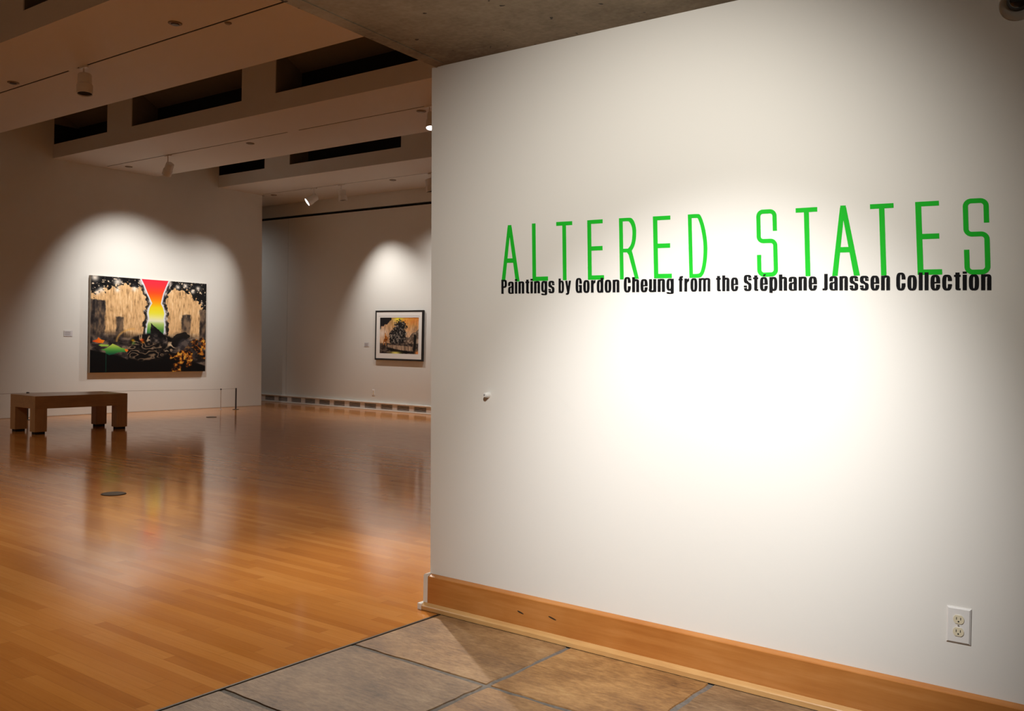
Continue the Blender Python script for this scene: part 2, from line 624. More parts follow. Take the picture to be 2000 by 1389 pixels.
# ------------------------------------------------------------------ lettered wall baseboards
def mould(bm, x0, x1, prof, mi=0):
    a = [bm.verts.new((x0, y, z)) for y, z in prof]
    b = [bm.verts.new((x1, y, z)) for y, z in prof]
    for f in [bm.faces.new(a), bm.faces.new(b[::-1])] + \
            [bm.faces.new((a[i], b[i], b[(i + 1) % len(prof)], a[(i + 1) % len(prof)])) for i in range(len(prof))]:
        f.material_index = mi


bb = BM()
mould(bb, -2.945, 4.0, [(3.309, 0.0), (3.309, 0.163), (3.312, 0.1655), (YS, 0.174), (YS, 0.0)])
# two dark mineral streaks in the board
for sx, sz, L_, t_ in ((-2.385, 0.096, 0.036, -0.010), (-2.212, 0.1035, 0.042, -0.012)):
    pts = [(sx + L_ * math.cos(a) / 2, sz + 0.0035 * math.sin(a) + t_ * math.cos(a) * 0.4) for a in (2 * math.pi * k / 14 for k in range(14))]
    prism_xz(bb, pts, 3.3086, 3.309, 1)
struct(link('baseboard_right', bb, [M['maple_x'], M['dark_metal']]))
sb = BM()
mould(sb, -2.968, 4.0, [(3.290, 0.003), (3.290, 0.021), (3.293, 0.0245), (3.309, 0.036), (3.309, 0.003)])
struct(link('baseboard_right_shoe', sb, M['maple_pale']))
bm = BM()
box(bm, -2.90, 4.0, 3.293, 3.31, -0.004, 0.004)
struct(link('trim_shadow_gap', bm, M['black']))  # shadow gap under the shoe moulding, drawn as a black strip
# white painted base on the wall's end, its end grain facing the lobby
wb = BM()
prof = [(-2.973, 0.0), (-2.973, 0.167), (-2.966, 0.174), (-2.946, 0.178), (-2.946, 0.0)]
a = [wb.verts.new((x, 3.309, z)) for x, z in prof]
b = [wb.verts.new((x, YS + 0.2, z)) for x, z in prof]
wb.faces.new(a)
wb.faces.new(b[::-1])
for i in range(len(prof)):
    wb.faces.new((a[i], b[i], b[(i + 1) % len(prof)], a[(i + 1) % len(prof)]))
box(wb, -2.994, -2.968, 3.290, YS + 0.2, 0.0, 0.032, 0.003)
struct(link('baseboard_end', wb, M['white_trim']))
# left wall has a thin flush base line
bm = BM()
box(bm, XL, XL + 0.004, -3.5, 11.47, 0.0, 0.012)
struct(link('baseboard_left', bm, M['post_pale']))

# ------------------------------------------------------------------ wall lettering
TITLE = [('A', [-2.556, 1.8503], [-2.4531, 1.8481], [-2.4453, 1.5898], [-2.5483, 1.591]), ('L', [-2.3831, 1.8483], [-2.2987, 1.847], [-2.2885, 1.5889], [-2.3733, 1.5893]), ('T', [-2.2516, 1.8467], [-2.1674, 1.8453], [-2.1577, 1.5884], [-2.2417, 1.5888]), ('E', [-2.0905, 1.8438], [-2.0101, 1.843], [-1.9998, 1.5863], [-2.0804, 1.5869]), ('R', [-1.9334, 1.8418], [-1.8423, 1.8397], [-1.8325, 1.5848], [-1.9219, 1.5844]), ('E', [-1.7741, 1.8387], [-1.692, 1.837], [-1.6818, 1.5831], [-1.7623, 1.5841]), ('D', [-1.6174, 1.8355], [-1.5355, 1.8343], [-1.525, 1.5815], [-1.6042, 1.5822]), ('S', [-1.3335, 1.8333], [-1.2544, 1.8318], [-1.2414, 1.5773], [-1.3223, 1.5777]), ('T', [-1.1812, 1.8285], [-1.1013, 1.8273], [-1.0888, 1.5744], [-1.1685, 1.5752]), ('A', [-1.0537, 1.8271], [-0.9557, 1.8241], [-0.9432, 1.5718], [-1.0409, 1.573]), ('T', [-0.9149, 1.8228], [-0.8358, 1.8212], [-0.8223, 1.5694], [-0.9014, 1.5702]), ('E', [-0.765, 1.8193], [-0.6867, 1.8179], [-0.6731, 1.5671], [-0.7508, 1.5685]), ('S', [-0.6164, 1.818], [-0.5383, 1.8158], [-0.5264, 1.5641], [-0.6038, 1.5646])]
WORDS = [('Paintings', [-2.5495, 1.5998], [-2.2541, 1.5967], [-2.2526, 1.5334], [-2.5478, 1.535]), ('by', [-2.2324, 1.5965], [-2.1671, 1.5958], [-2.1656, 1.5326], [-2.2308, 1.5333]), ('Gordon', [-2.1433, 1.5956], [-1.9251, 1.593], [-1.9236, 1.5303], [-2.1418, 1.5324]), ('Cheung', [-1.9037, 1.5928], [-1.6733, 1.5901], [-1.6718, 1.528], [-1.9022, 1.5301]), ('from', [-1.6522, 1.5898], [-1.515, 1.5882], [-1.5136, 1.5266], [-1.6507, 1.5278]), ('the', [-1.4909, 1.5879], [-1.3995, 1.5868], [-1.398, 1.5256], [-1.4894, 1.5264]), ('Stéphane', [-1.3767, 1.5866], [-1.0961, 1.5818], [-1.0947, 1.522], [-1.3752, 1.5253]), ('Janssen', [-1.0759, 1.5815], [-0.8416, 1.5778], [-0.8402, 1.5173], [-1.0745, 1.5217]), ('Collection', [-0.8209, 1.5775], [-0.5245, 1.5728], [-0.5231, 1.5112], [-0.8195, 1.5169])]


def strip(outer, inner):
    """list of quads between two equally long polylines"""
    return [[outer[i], outer[i + 1], inner[i + 1], inner[i]] for i in range(len(outer) - 1)]


def resample(pts, n):
    d = [0]
    for p, q in zip(pts, pts[1:]):
        d.append(d[-1] + math.hypot(q[0] - p[0], q[1] - p[1]))
    out = []
    for k in range(n):
        s = d[-1] * k / (n - 1)
        i = max(j for j in range(len(pts)) if d[j] <= s + 1e-9)
        i = min(i, len(pts) - 2)
        t = (s - d[i]) / max(1e-9, d[i + 1] - d[i])
        out.append((pts[i][0] + (pts[i + 1][0] - pts[i][0]) * t, pts[i][1] + (pts[i + 1][1] - pts[i][1]) * t))
    return out


def catmull(pts, k=4):
    out = []
    n = len(pts)
    for i in range(n - 1):
        p0, p1, p2, p3 = pts[max(0, i - 1)], pts[i], pts[i + 1], pts[min(n - 1, i + 2)]
        for s in range(k):
            t = s / k
            out.append(tuple(0.5 * ((2 * p1[c]) + (-p0[c] + p2[c]) * t + (2 * p0[c] - 5 * p1[c] + 4 * p2[c] - p3[c]) * t * t
                                    + (-p0[c] + 3 * p1[c] - 3 * p2[c] + p3[c]) * t ** 3) for c in (0, 1)))
    out.append(pts[-1])
    return out


def arc(cx, cy, rx, ry, a0, a1, n=10):
    return [(cx + rx * math.cos(math.radians(a0 + (a1 - a0) * i / n)), cy + ry * math.sin(math.radians(a0 + (a1 - a0) * i / n)))
            for i in range(n + 1)]


def rect(x0, y0, x1, y1):
    return [(x0, y0), (x1, y0), (x1, y1), (x0, y1)]


# title glyphs, unit square with v pointing down from the cap line
def title_glyph(c):
    if c == 'A':
        W, H = 36.0, 110.0
        q = [[(13.0, 0), (20.2, 0), (20.2, 5), (13.0, 5)],
             [(12.6, 3), (16.6, 23), (7.2, H), (0, H)], [(20.6, 3), (16.6, 23), (28.2, H), (36, H)],
             [(12.6, 3), (20.6, 3), (16.6, 23.2)], [(10.6, 65), (23.0, 65), (24.2, 73.5), (9.6, 73.5)]]
    elif c == 'L':
        W, H = 31.0, 112.0
        q = [rect(0, 0, 7.3, H), rect(7.3, 103.8, W, H)]
    elif c == 'T':
        W, H = 32.0, 114.0
        q = [rect(0, 0, W, 7.6), rect(12.2, 7.6, 19.6, H)]
    elif c == 'E':
        W, H = 32.0, 116.0
        q = [rect(0, 0, 7.8, H), rect(7.8, 0, 30.8, 7.6), rect(7.8, 51.2, 29.8, 59.6), rect(7.8, 107.6, W, H)]
    elif c == 'R':
        W, H = 38.0, 119.5
        o = catmull([(0, 0), (21, 0), (26.5, 2.4), (30.6, 9), (33.2, 19), (33.8, 30), (32.6, 44), (29.4, 56), (24.6, 64.2)])
        i = catmull([(0, 6.6), (17, 6.6), (21.2, 9), (24.3, 15), (26.0, 22), (26.4, 31), (25.4, 43), (22.6, 53), (17, 60.4)])
        q = strip(o, i) + [rect(0, 0, 7.4, H), rect(7, 59.9, 18, 67.0),
                           [(17, 60.2), (24.6, 64.2), (22.8, 68), (16, 67.0)],
                           [(24.4, 63.8), (26.2, 70), (38, H), (30.4, H), (18.2, 72), (14.6, 67.0), (17.5, 60.4)]]
    elif c == 'D':
        W, H = 38.0, 124.0
        o = catmull([(0, 0), (19, 0), (25, 3), (31, 18), (35, 36), (37.4, 56), (37.6, 74), (35.6, 94), (32, 110), (27, 120), (20, H), (0, H)])
        i = catmull([(0, 7.6), (17, 7.6), (20.4, 10), (24.4, 22), (27.6, 38), (29.8, 56), (30, 72), (28.6, 90), (26, 104), (22.6, 113.5), (17, 116.4), (0, 116.4)])
        q = strip(o, i) + [rect(0, 0, 7.4, H)]
    elif c == 'S':
        W, H = 41.0, 131.0
        w = 8.4
        R_, r_ = 13.5, 5.2

        def corner(cx, cy, a0):
            return strip(arc(cx, cy, R_, R_, a0, a0 + 90), arc(cx, cy, r_, r_, a0, a0 + 90))
        w = R_ - r_
        my = 61.5
        q = [rect(W - w, R_, W, 42.5)] + corner(W - R_, R_, -90) + [rect(R_, 0, W - R_, w)] + corner(R_, R_, 180) + \
            [rect(0, R_, w, my + w / 2 - R_)] + corner(R_, my + w / 2 - R_, 90) + [rect(R_, my - w / 2, W - R_, my + w / 2)] + \
            corner(W - R_, my - w / 2 + R_, -90) + [rect(W - w, my - w / 2 + R_, W, H - R_)] + corner(W - R_, H - R_, 0) + \
            [rect(R_, H - w, W - R_, H)] + corner(R_, H - R_, 90) + [rect(0, 88, w, H - R_)]
    return [[(x / W, y / H) for x, y in p] for p in q]


def se(cx, cy, hw, hh, a, n=3.2):
    c, s = math.cos(math.radians(a)), math.sin(math.radians(a))
    return (cx + hw * math.copysign(abs(c) ** (2 / n), c), cy + hh * math.copysign(abs(s) ** (2 / n), s))


def band(cx, cy, hw, hh, tx, ty, a0, a1, n=18):
    o = [se(cx, cy, hw, hh, a0 + (a1 - a0) * i / n) for i in range(n + 1)]
    i_ = [se(cx, cy, hw - tx, hh - ty, a0 + (a1 - a0) * i / n) for i in range(n + 1)]
    return strip(o, i_)


# bold condensed glyphs: baseline 0, cap height 1, x-height XH
def word_glyph(c):
    w, s, XH = 0.42, 0.172, 0.845
    ty = 0.115
    if c == 'é':
        q, a = word_glyph('e')
        return q + [[(0.17, 0.90), (0.25, 0.90), (0.34, 1.03), (0.20, 1.03)]], a
    if c in 'oe':
        if c == 'o':
            return band(w / 2, XH / 2, w / 2, XH / 2 + .012, s, ty, 0, 360, 40), w
        top = band(w / 2, XH / 2, w / 2, XH / 2 + .012, s, ty, 0, 180, 22)
        low = band(w / 2, XH / 2, w / 2, XH / 2 + .012, s, ty, 180, 338, 22)
        return top + low + [rect(w - s, .40, w, .47), rect(s - .02, .385, w, .465), rect(w - s, .18, w, .315)], w
    if c == 'c':
        return band(w / 2, XH / 2, w / 2, XH / 2 + .012, s, ty, 12, 348, 40) + \
            [rect(w - s, XH * .60, w, XH * .74), rect(w - s, XH * .26, w, XH * .40)], w
    if c in 'CG':
        q = band(w / 2, .5, w / 2, .512, s, ty, 12, 348, 40) + [rect(w - s, .62, w, .78)]
        q += [rect(w - s, .20, w, .40)] if c == 'C' else [rect(w - s, 0.0, w, .50), rect(w / 2, .42, w, .53)]
        return q, w
    if c == 'P':
        return [rect(0, 0, s, 1)] + band(.20, .71, .22, .29, .165, .115, -90, 90, 18) + \
            [rect(s - .01, .885, .21, 1.0), rect(s - .01, .42, .21, .535)], w
    if c == 'J':
        return [rect(.09, .13, .09 + s, 1)] + band(.09, .14, s, .14, s, .14, -90, 0, 10) + [rect(0, 0, .10, .115)], .09 + s
    if c == 'S' or c == 's':
        H = 1.0 if c == 'S' else XH
        h2 = H / 4 + .01
        q = band(w / 2, H - h2, w / 2, h2 + .01, s, ty, 10, 262, 26) + band(w / 2, h2, w / 2, h2 + .01, s, ty, 190, 442 - 0, 26)
        q += [[(.06, H * .60), (.30, H * .40), (.42 - .02, H * .36), (.20, H * .66)],
              [(.04, H * .58), (.22, H * .40), (.38, H * .42), (.20, H * .62)],
              rect(w - s, H * .66, w, H * .78), rect(0, H * .22, s, H * .34)]
        return q, w
    if c == 'a':
        q = band(w / 2, XH - .22, w / 2, .232, s, ty, 0, 180, 20) + [rect(0, XH - .30, s, XH - .20), rect(w - s, 0, w, XH - .21)]
        q += band(w / 2, .245, w / 2, .257, s, .09, 95, 285, 20)
        q += [[(.18, .50), (.30, .56), (.30, .45), (.19, .41)]]
        return q, w
    if c in 'nh':
        q = [rect(0, 0, s, XH if c == 'n' else 1.0), rect(w - s, 0, w, XH - .2)] + \
            band(w / 2 + .02, XH - .2, w / 2 - .02, .212, s - .01, ty, 0, 150, 16)
        return q, w
    if c == 'm':
        W = .70
        q = [rect(0, 0, .16, XH), rect(.27, 0, .43, XH - .2), rect(W - .16, 0, W, XH - .2)] + \
            band(.235, XH - .2, .195, .212, .155, ty, 0, 150, 14) + band(.505, XH - .2, .195, .212, .155, ty, 0, 150, 14)
        return q, W
    if c == 'u':
        q = [rect(w - s, 0, w, XH), rect(0, .2, s, XH)] + band(w / 2 - .02, .2, w / 2 - .02 + .02, .212, s, ty, 180, 330, 16)
        return q, w
    if c == 'r':
        return [rect(0, 0, s, XH), [(s - .01, XH * .70), (.22, XH * .86), (.29, XH * .86), (.29, XH + .01), (.25, XH + .01), (s - .01, XH * .9)],
                [(s - .02, XH * .55), (s + .03, XH * .74), (.29, XH * .80), (.29, XH * .90), (s - .02, XH * .95)]], .29
    if c in 'il':
        q = [rect(0, 0, s, XH if c == 'i' else 1.0)]
        if c == 'i':
            q.append(rect(0, .90, s, 1.02))
        return q, s
    if c == 't':
        return [rect(.06, .12, .06 + s, .97), rect(0, .73, .28, XH)] + band(.06 + .155, .12, .155, .12, s - .01, .12, 180, 270, 8) + \
            [rect(.20, 0, .28, .105)], .28
    if c == 'f':
        return [rect(.05, 0, .05 + s, .86), rect(0, .73, .26, XH)] + band(.05 + .19, .86, .19, .15, s, .11, 90, 180, 10) + \
            [rect(.22, .90, .28, 1.01)], .28
    if c in 'bp':
        q = [rect(0, 0 if c == 'b' else -.13, s, 1 if c == 'b' else XH)]
        q += band(w / 2 + .01, XH / 2, w / 2 - .01, XH / 2 + .012, s - .01, ty, -150, 150, 30)
        return q, w
    if c in 'dg':
        q = [rect(w - s, 0, w, 1.0 if c == 'd' else XH)]
        q += band(w / 2 - .01, XH / 2 + (.04 if c == 'g' else 0), w / 2 - .01, XH / 2 + .012 - (.04 if c == 'g' else 0), s - .01, ty, 30, 330, 30)
        if c == 'g':
            q += [rect(w - s, -.03, w, .1)] + band(w / 2, -.02, w / 2, .12, s, .085, 180, 360, 16)
        return q, w
    if c == 'y':
        return [[(0, XH), (s, XH), (.29, .12), (.33, 0), (.16, 0)], [(.45 - s, XH), (.45, XH), (.33, .10), (.26, -.07), (.14, -.02), (.20, .1)],
                [(.06, -.13), (.20, -.13), (.29, -.07), (.33, .05), (.16, .05), (.14, -.02), (.06, -.03)]], .45
    return [rect(0, 0, s, XH)], s


def quadmap(u, v, tl, tr, br, bl):
    x = (1 - u) * (1 - v) * tl[0] + u * (1 - v) * tr[0] + u * v * br[0] + (1 - u) * v * bl[0]
    z = (1 - u) * (1 - v) * tl[1] + u * (1 - v) * tr[1] + u * v * br[1] + (1 - u) * v * bl[1]
    return x, z


title = thing('title_lettering', (-2.55, YS, 1.59), 'large thin green capital letters reading ALTERED STATES on the white wall', 'lettering')
for c, tl, tr, br, bl in TITLE:
    bm = BM()
    for k, p in enumerate(title_glyph(c)):
        pts = [quadmap(u, v, tl, tr, br, bl) for u, v in p]
        pts = [(x + 2.55, z - 1.59) for x, z in pts]
        prism_xz(bm, pts, -0.0009 - 0.000012 * k, -0.0003)
    link('letter_' + c.lower(), bm, M['green'], title)

sub = thing('subtitle_lettering', (-2.55, YS, 1.53), 'small bold black line of lettering naming the painter and the collection, under the green title', 'lettering')
for wd, tl, tr, br, bl in WORDS:
    glyphs = [word_glyph(c) for c in wd]
    gap = 0.088
    tot = sum(g[1] for g in glyphs) + gap * (len(wd) - 1)
    bm = BM()
    x = 0.0
    kk = 0
    for q, a in glyphs:
        for p in q:
            pts = [quadmap((x + px) / tot, 1 - py, tl, tr, br, bl) for px, py in p]
            pts = [(X + 2.55, Z - 1.53) for X, Z in pts]
            # drop degenerate repeats
            cl = []
            for t in pts:
                if not cl or math.hypot(t[0] - cl[-1][0], t[1] - cl[-1][1]) > 1e-6:
                    cl.append(t)
            if len(cl) > 2 and math.hypot(cl[0][0] - cl[-1][0], cl[0][1] - cl[-1][1]) < 1e-6:
                cl.pop()
            if len(cl) > 2:
                prism_xz(bm, cl, -0.0015 - 0.000003 * (kk % 150), -0.0010)
                kk += 1
        x += a + gap
    link('word', bm, M['ink'], sub)


# ------------------------------------------------------------------ outlets
def outlet(name, x, z, yface, label, group=None, w=0.0745, h=0.120, detail=True):
    t = thing(name, (x, yface, z), label, 'outlet', group)
    bm = BM()
    prof = [(0, w / 2, h / 2), (-0.003, w / 2, h / 2), (-0.0075, w / 2 - 0.005, h / 2 - 0.005)]
    rings = [[bm.verts.new((sx * a, y, sz * b)) for sx, sz in ((-1, -1), (1, -1), (1, 1), (-1, 1))] for y, a, b in prof]
    for r0, r1 in zip(rings, rings[1:]):
        for i in range(4):
            bm.faces.new((r0[i], r0[(i + 1) % 4], r1[(i + 1) % 4], r1[i]))
    bm.faces.new(rings[-1])
    bm.faces.new(rings[0][::-1])
    link('cover_plate', bm, M['plate'], t)
    for sz in (0.0207, -0.0207):
        bm = BM()
        pts = []
        for k in range(40):
            a = 2 * math.pi * k / 40
            px, pz = 0.0168 * math.cos(a), 0.0168 * math.sin(a)
            pz = max(-0.0143, min(0.0143, pz))
            pts.append((px, pz + sz))
        prism_xz(bm, pts, -0.0098, -0.0072)
        r = link('socket', bm, M['ivory'], t)
        if detail:
            bm = BM()
            for sx in (-0.0063, 0.0063):
                prism_xz(bm, rect(sx - 0.0011, sz - 0.0012, sx + 0.0011, sz + 0.0072), -0.0101, -0.0090)
            prism_xz(bm, arc(0.0, sz - 0.0068, 0.0025, 0.0027, 0, 360, 14)[:-1], -0.0101, -0.0090)
            link('slots', bm, M['slot'], r)
    bm = BM()
    lathe(bm, [(0.0028, 0), (0.0028, 0.0008), (0.0015, 0.0012)], (0, -1, 0), Vector((0, -0.0074, 0)), 12)
    link('screw', bm, M['grey_metal'], t)
    return t


outlet('wall_outlet', -0.594, 0.392, YS, 'white cover plate with two ivory sockets low on the lettered wall')
outlet('wall_outlet', -12.51, 0.335, YB, 'small white outlet plate low on the far wall under the framed print', detail=False)

# ------------------------------------------------------------------ white wall stop on the lettered wall
t = thing('wall_bumper', (-2.612, YS, 1.065), 'small white round wall bumper left of centre on the lettered wall', 'bumper')
bm = BM()
lathe(bm, [(0.013, 0), (0.0135, 0.004), (0.0115, 0.018), (0.0105, 0.030), (0.009, 0.032), (0.003, 0.0325), (0.003, 0.028)], (0, -1, 0), Vector((0, 0, 0)), 28)
link('bumper_body', bm, M['plate'], t, True)
bm = BM()
lathe(bm, [(0.003, 0), (0.003, 0.0331)], (0, -1, 0), Vector((0, 0, 0)), 14)
link('bumper_screw', bm, M['slot'], t)

# ------------------------------------------------------------------ dome camera at the top right of the lettered wall
t = thing('dome_camera', (-0.462, YS, 2.437), 'grey round dome camera high on the right end of the lettered wall', 'camera')
bm = BM()
lathe(bm, [(0.055, 0), (0.055, 0.006), (0.050, 0.012), (0.040, 0.016), (0.037, 0.016)], (0, -1, 0), Vector((0, 0, 0)), 44)
link('mounting_ring', bm, M['fixture_grey'], t, True)
bm = BM()
lathe(bm, [(0.036, 0.014), (0.036, 0.020), (0.033, 0.030), (0.026, 0.040), (0.015, 0.047), (0.0, 0.049)], (0, -1, 0), Vector((0, 0, 0.006)), 40)
link('dome', bm, M['dome'], t, True)


# ------------------------------------------------------------------ track spotlights
LAMP = (1.0, 0.955, 0.91)


def spotlight(top, mouth, label, lit=None, length=0.21, rad=0.075, aim=None, group='white track spotlights on the gallery beams',
              watts=0, target=None, size=60, blend=0.8, yoke=True):
    """track lamp: adapter in the track, stem, yoke, cylindrical housing and lens. axis runs to the mouth"""
    top, mouth = Vector(top), Vector(mouth)
    t = thing('track_spotlight', top, label, 'spotlight', group)
    aim = Vector(aim).normalized()
    back = mouth - aim * length
    mid = mouth - aim * length * 0.55
    bm = BM()
    box(bm, -0.07, 0.07, -0.016, 0.016, -0.022, 0.003, 0.003)
    link('track_adapter', bm, M['lamp_white'], t)
    bm = BM()
    j = back - top + aim * 0.02
    tube(bm, (0, 0, -0.02), (0, 0, min(-0.03, j.z + rad * 0.5)), 0.008)
    tube(bm, (0, 0, min(-0.03, j.z + rad * 0.5)), j, 0.008)
    link('stem', bm, M['lamp_white'], t)
    bm = BM()
    o = back - top
    L = length
    lathe(bm, [(rad * 0.45, -0.012), (rad * 0.8, 0.0), (rad * 0.86, 0.01), (rad * 0.88, L * 0.5), (rad, L * 0.56), (rad, L), (rad * 0.93, L), (rad * 0.9, L - 0.03)],
          aim, o, 36, cap=False)
    lathe(bm, [(rad * 0.45, -0.012), (0, -0.012)], aim, o, 36, cap=False)
    hs = link('housing', bm, M['lamp_white'], t, True)
    bm = BM()
    lathe(bm, [(rad * 0.91, L - 0.012), (rad * 0.6, L - 0.010), (0, L - 0.009)], aim, o, 36, cap=False)
    link('lens', bm, M['glow'] if lit else M['black'], t)
    if watts:
        l = spot_light('lamp_light', mouth + aim * 0.012, target, watts, size, blend, LAMP, 0.04)
    return t


def aimv(a, b):
    return Vector(b) - Vector(a)


G = 'track spotlights'
spotlight((-9.41, 4.985, ZB), (-9.41, 5.0, 3.86), 'white spotlight with a black mouth hanging from the nearest beam at upper left', None,
          length=0.215, rad=0.080, aim=(0.12, -0.05, -1))
spotlight((-12.80, 8.14, ZB), (-12.93, 8.2, 3.865), 'faint white spotlight on the middle beam above the large painting', None,
          length=0.20, rad=0.072, aim=(-0.60, 0.05, -0.80), watts=330, target=(-14.7, 8.72, 1.55), size=82, blend=1.0)
spotlight((-7.36, 8.14, ZB), (-7.325, 8.13, 3.872), 'lit spotlight on the middle beam right beside the lettered wall', True,
          length=0.20, rad=0.060, aim=(0.18, -0.25, -1))
spotlight((-13.12, 11.36, ZB), (-13.235, 11.30, 3.885), 'lit spotlight on the farthest beam tilted left towards the end wall', True,
          length=0.21, rad=0.082, aim=(-0.42, -0.70, -0.56), watts=250, target=(-14.7, 9.25, 1.2), size=64, blend=1.0)
spotlight((-12.38, 11.36, ZB), (-12.39, 11.42, 3.865), 'unlit-looking white spotlight pointing down, right of the glowing one on the farthest beam', None,
          length=0.19, rad=0.080, aim=(0.10, 0.12, -1), watts=230, target=(-11.85, 12.4, 0.75), size=82, blend=1.0)
spotlight((-10.20, 11.36, ZB), (-10.25, 11.42, 3.845), 'white spotlight half hidden by the lettered wall on the farthest beam', None,
          length=0.21, rad=0.085, aim=(0.14, 0.10, -1), watts=150, target=(-10.9, 12.4, 0.4), size=110, blend=1.0)
# the lobby lamp over the lettered wall
spotlight((-1.28, 1.33, ZC), (-1.29, 1.395, 2.43), 'white spotlight under the concrete slab aimed at the lettered wall', True,
          length=0.15, rad=0.055, aim=(-0.15, 1.0, -0.7), group=None)

# ------------------------------------------------------------------ small round plates on the beams
plates = [(-7.414, 4.765, 'dark round plate above the groove on the nearest beam, right of its spotlight', 0.062),
          (-10.70, 4.858, 'dark round plate at the left end of the nearest beam', 0.062),
          (-7.00, 5.03, 'faint small round plate just below the groove on the nearest beam', 0.032),
          (-14.25, 8.34, 'round plate at the left end of the middle beam', 0.06),
          (-10.98, 8.30, 'round plate below the groove halfway along the middle beam', 0.06),
          (-7.62, 8.28, 'round plate on the middle beam next to the glowing spotlight by the lettered wall', 0.06),
          (-14.45, 11.50, 'round plate at the left end of the farthest beam', 0.06),
          (-11.246, 11.52, 'round plate right of the two spotlights on the farthest beam', 0.06)]
for x, y, lb, r in plates:
    t = thing('ceiling_plate', (x, y, ZB), lb, 'ceiling plate', 'small round plates under the beams')
    bm = BM()
    lathe(bm, [(r, 0), (r, -0.006), (r * 0.85, -0.010), (r * 0.62, -0.010)], (0, 0, 1), Vector((0, 0, 0)), 28)
    link('plate_rim', bm, M['dim_disc'], t)
    bm = BM()
    lathe(bm, [(r * 0.6, -0.010), (r * 0.55, -0.018), (0, -0.020)], (0, 0, 1), Vector((0, 0, 0)), 24, cap=False)
    link('plate_centre', bm, M['dark_metal'] if r > .06 else M['fixture_grey'], t)

# ------------------------------------------------------------------ floor outlet covers
for x, y, r, lb in ((-7.11, 4.07, 0.098, 'round dark floor cover in the wood floor nearest the camera'),
                    (-13.0, 9.14, 0.085, 'small round floor cover in the wood floor near the end wall')):
    t = thing('floor_cover', (x, y, 0), lb, 'floor cover', 'round covers set in the wood floor')
    bm = BM()
    lathe(bm, [(r, 0.0), (r, 0.003), (r * 0.93, 0.006), (r * 0.78, 0.006)], (0, 0, 1), Vector((0, 0, 0)), 40)
    link('cover_rim', bm, M['dark_metal'], t)
    bm = BM()
    lathe(bm, [(r * 0.77, 0.0045), (r * 0.2, 0.0075), (0, 0.0075)], (0, 0, 1), Vector((0, 0, 0)), 40, cap=False)
    link('cover_lid', bm, M['dark_metal'], t)

# ------------------------------------------------------------------ bench
bx0, bx1, by0, by1, bh = -12.735, -12.055, 5.80, 7.09, 0.505
t = thing('gallery_bench', ((bx0 + bx1) / 2, (by0 + by1) / 2, 0), 'thick brown wooden gallery bench with four block legs on the wood floor', 'bench')
cx, cy = t.location.x, t.location.y
lx, ly = 0.135, 0.160
bm = BM()
box(bm, bx0 - cx, bx1 - cx, by0 - cy, by1 - cy, 0.338, bh, 0.004)
link('seat', bm, M['bench_y'], t)
for ix in (0, 1):
    for iy in (0, 1):
        x0 = bx0 - cx if ix == 0 else bx1 - cx - lx
        y0 = by0 - cy if iy == 0 else by1 - cy - ly - 0.06 * 0
        bm = BM()
        box(bm, x0, x0 + lx, y0, y0 + ly, 0.034, 0.338, 0.003)
        lg = link('leg', bm, M['bench_z'], t)
        bm = BM()
        box(bm, x0 + .018, x0 + lx - .018, y0 + .018, y0 + ly - .018, 0.0, 0.035)
        link('foot', bm, M['rubber'], lg)

# ------------------------------------------------------------------ low barrier in front of the large painting
PX = -14.28
bar = thing('painting_barrier', (PX, 8.5, 0), 'low cord barrier on thin posts in front of the large painting', 'barrier')


def barrier_post(x, y, h, mat, label, r=0.011, base=0.045, k=1.9):
    o = Vector((x - PX, y - 8.5, 0))
    bm = BM()
    lathe(bm, [(base, 0), (base, 0.004), (base * 0.8, 0.008), (r, 0.010), (r, h)], org=o, n=24)
    p = link('post', bm, mat, bar)
    p['label'] = label
    bm = BM()
    lathe(bm, [(r * 1.0, h), (r * k, h + 0.002), (r * k, h + 0.018), (r * 0.9, h + 0.024), (0, h + 0.024)], org=o, n=16, cap=False)
    link('cap', bm, M['post_dark'], p)


barrier_post(PX, 6.76, 0.405, M['post_dark'], 'dark post behind the bench', r=0.012)
barrier_post(PX, 10.235, 0.365, M['post_pale'], 'pale post with a dark cap', r=0.008, base=0.03)
barrier_post(-14.15, 10.47, 0.375, M['post_dark'], 'dark upright end post', r=0.015, base=0.06, k=1.0)
bm = BM()
tube(bm, (0, 3.0 - 8.5, 0.395), (0, 6.76 - 8.5, 0.415), 0.0028, 6)
tube(bm, (0, 6.76 - 8.5, 0.415), (0, 10.235 - 8.5, 0.378), 0.0028, 6)
tube(bm, (0, 10.235 - 8.5, 0.378), (-14.15 - PX, 10.47 - 8.5, 0.388), 0.0028, 6)
link('cord', bm, M['grey_metal'], bar)

# ------------------------------------------------------------------ convector strip at the foot of the back wall
grilles = [(-15.71, -15.407), (-15.282, -14.993), (-14.868, -14.563), (-14.444, -14.137), (-14.016, -13.703), (-13.583, -13.274),
           (-13.149, -12.836), (-12.718, -12.406), (-12.284, -11.977), (-11.856, -11.546), (-11.428, -11.121), (-11.0, -10.69),
           (-10.57, -10.26)]
t = thing('baseboard_heater', (-13, YB - 0.035, 0), 'long low white heater strip with dark grilles at the foot of the far wall', 'heater')
ox = 13
bm = BM()
xs = [-16.6] + [v for g in grilles for v in g] + [-6.0]
for k in range(0, len(xs), 2):
    box(bm, xs[k] + ox, xs[k + 1] + ox, 0.0, 0.035, 0.024, 0.136)
for a, b in grilles:
    box(bm, a + ox, b + ox, 0.0, 0.035, 0.024, 0.033)
    box(bm, a + ox, b + ox, 0.0, 0.035, 0.125, 0.136)
link('casing', bm, M['vent_white'], t)
bm = BM()
box(bm, -16.6 + ox, -6.0 + ox, -0.016, 0.035, 0.136, 0.158, 0.003)
link('top_rail', bm, M['white_trim'], t)
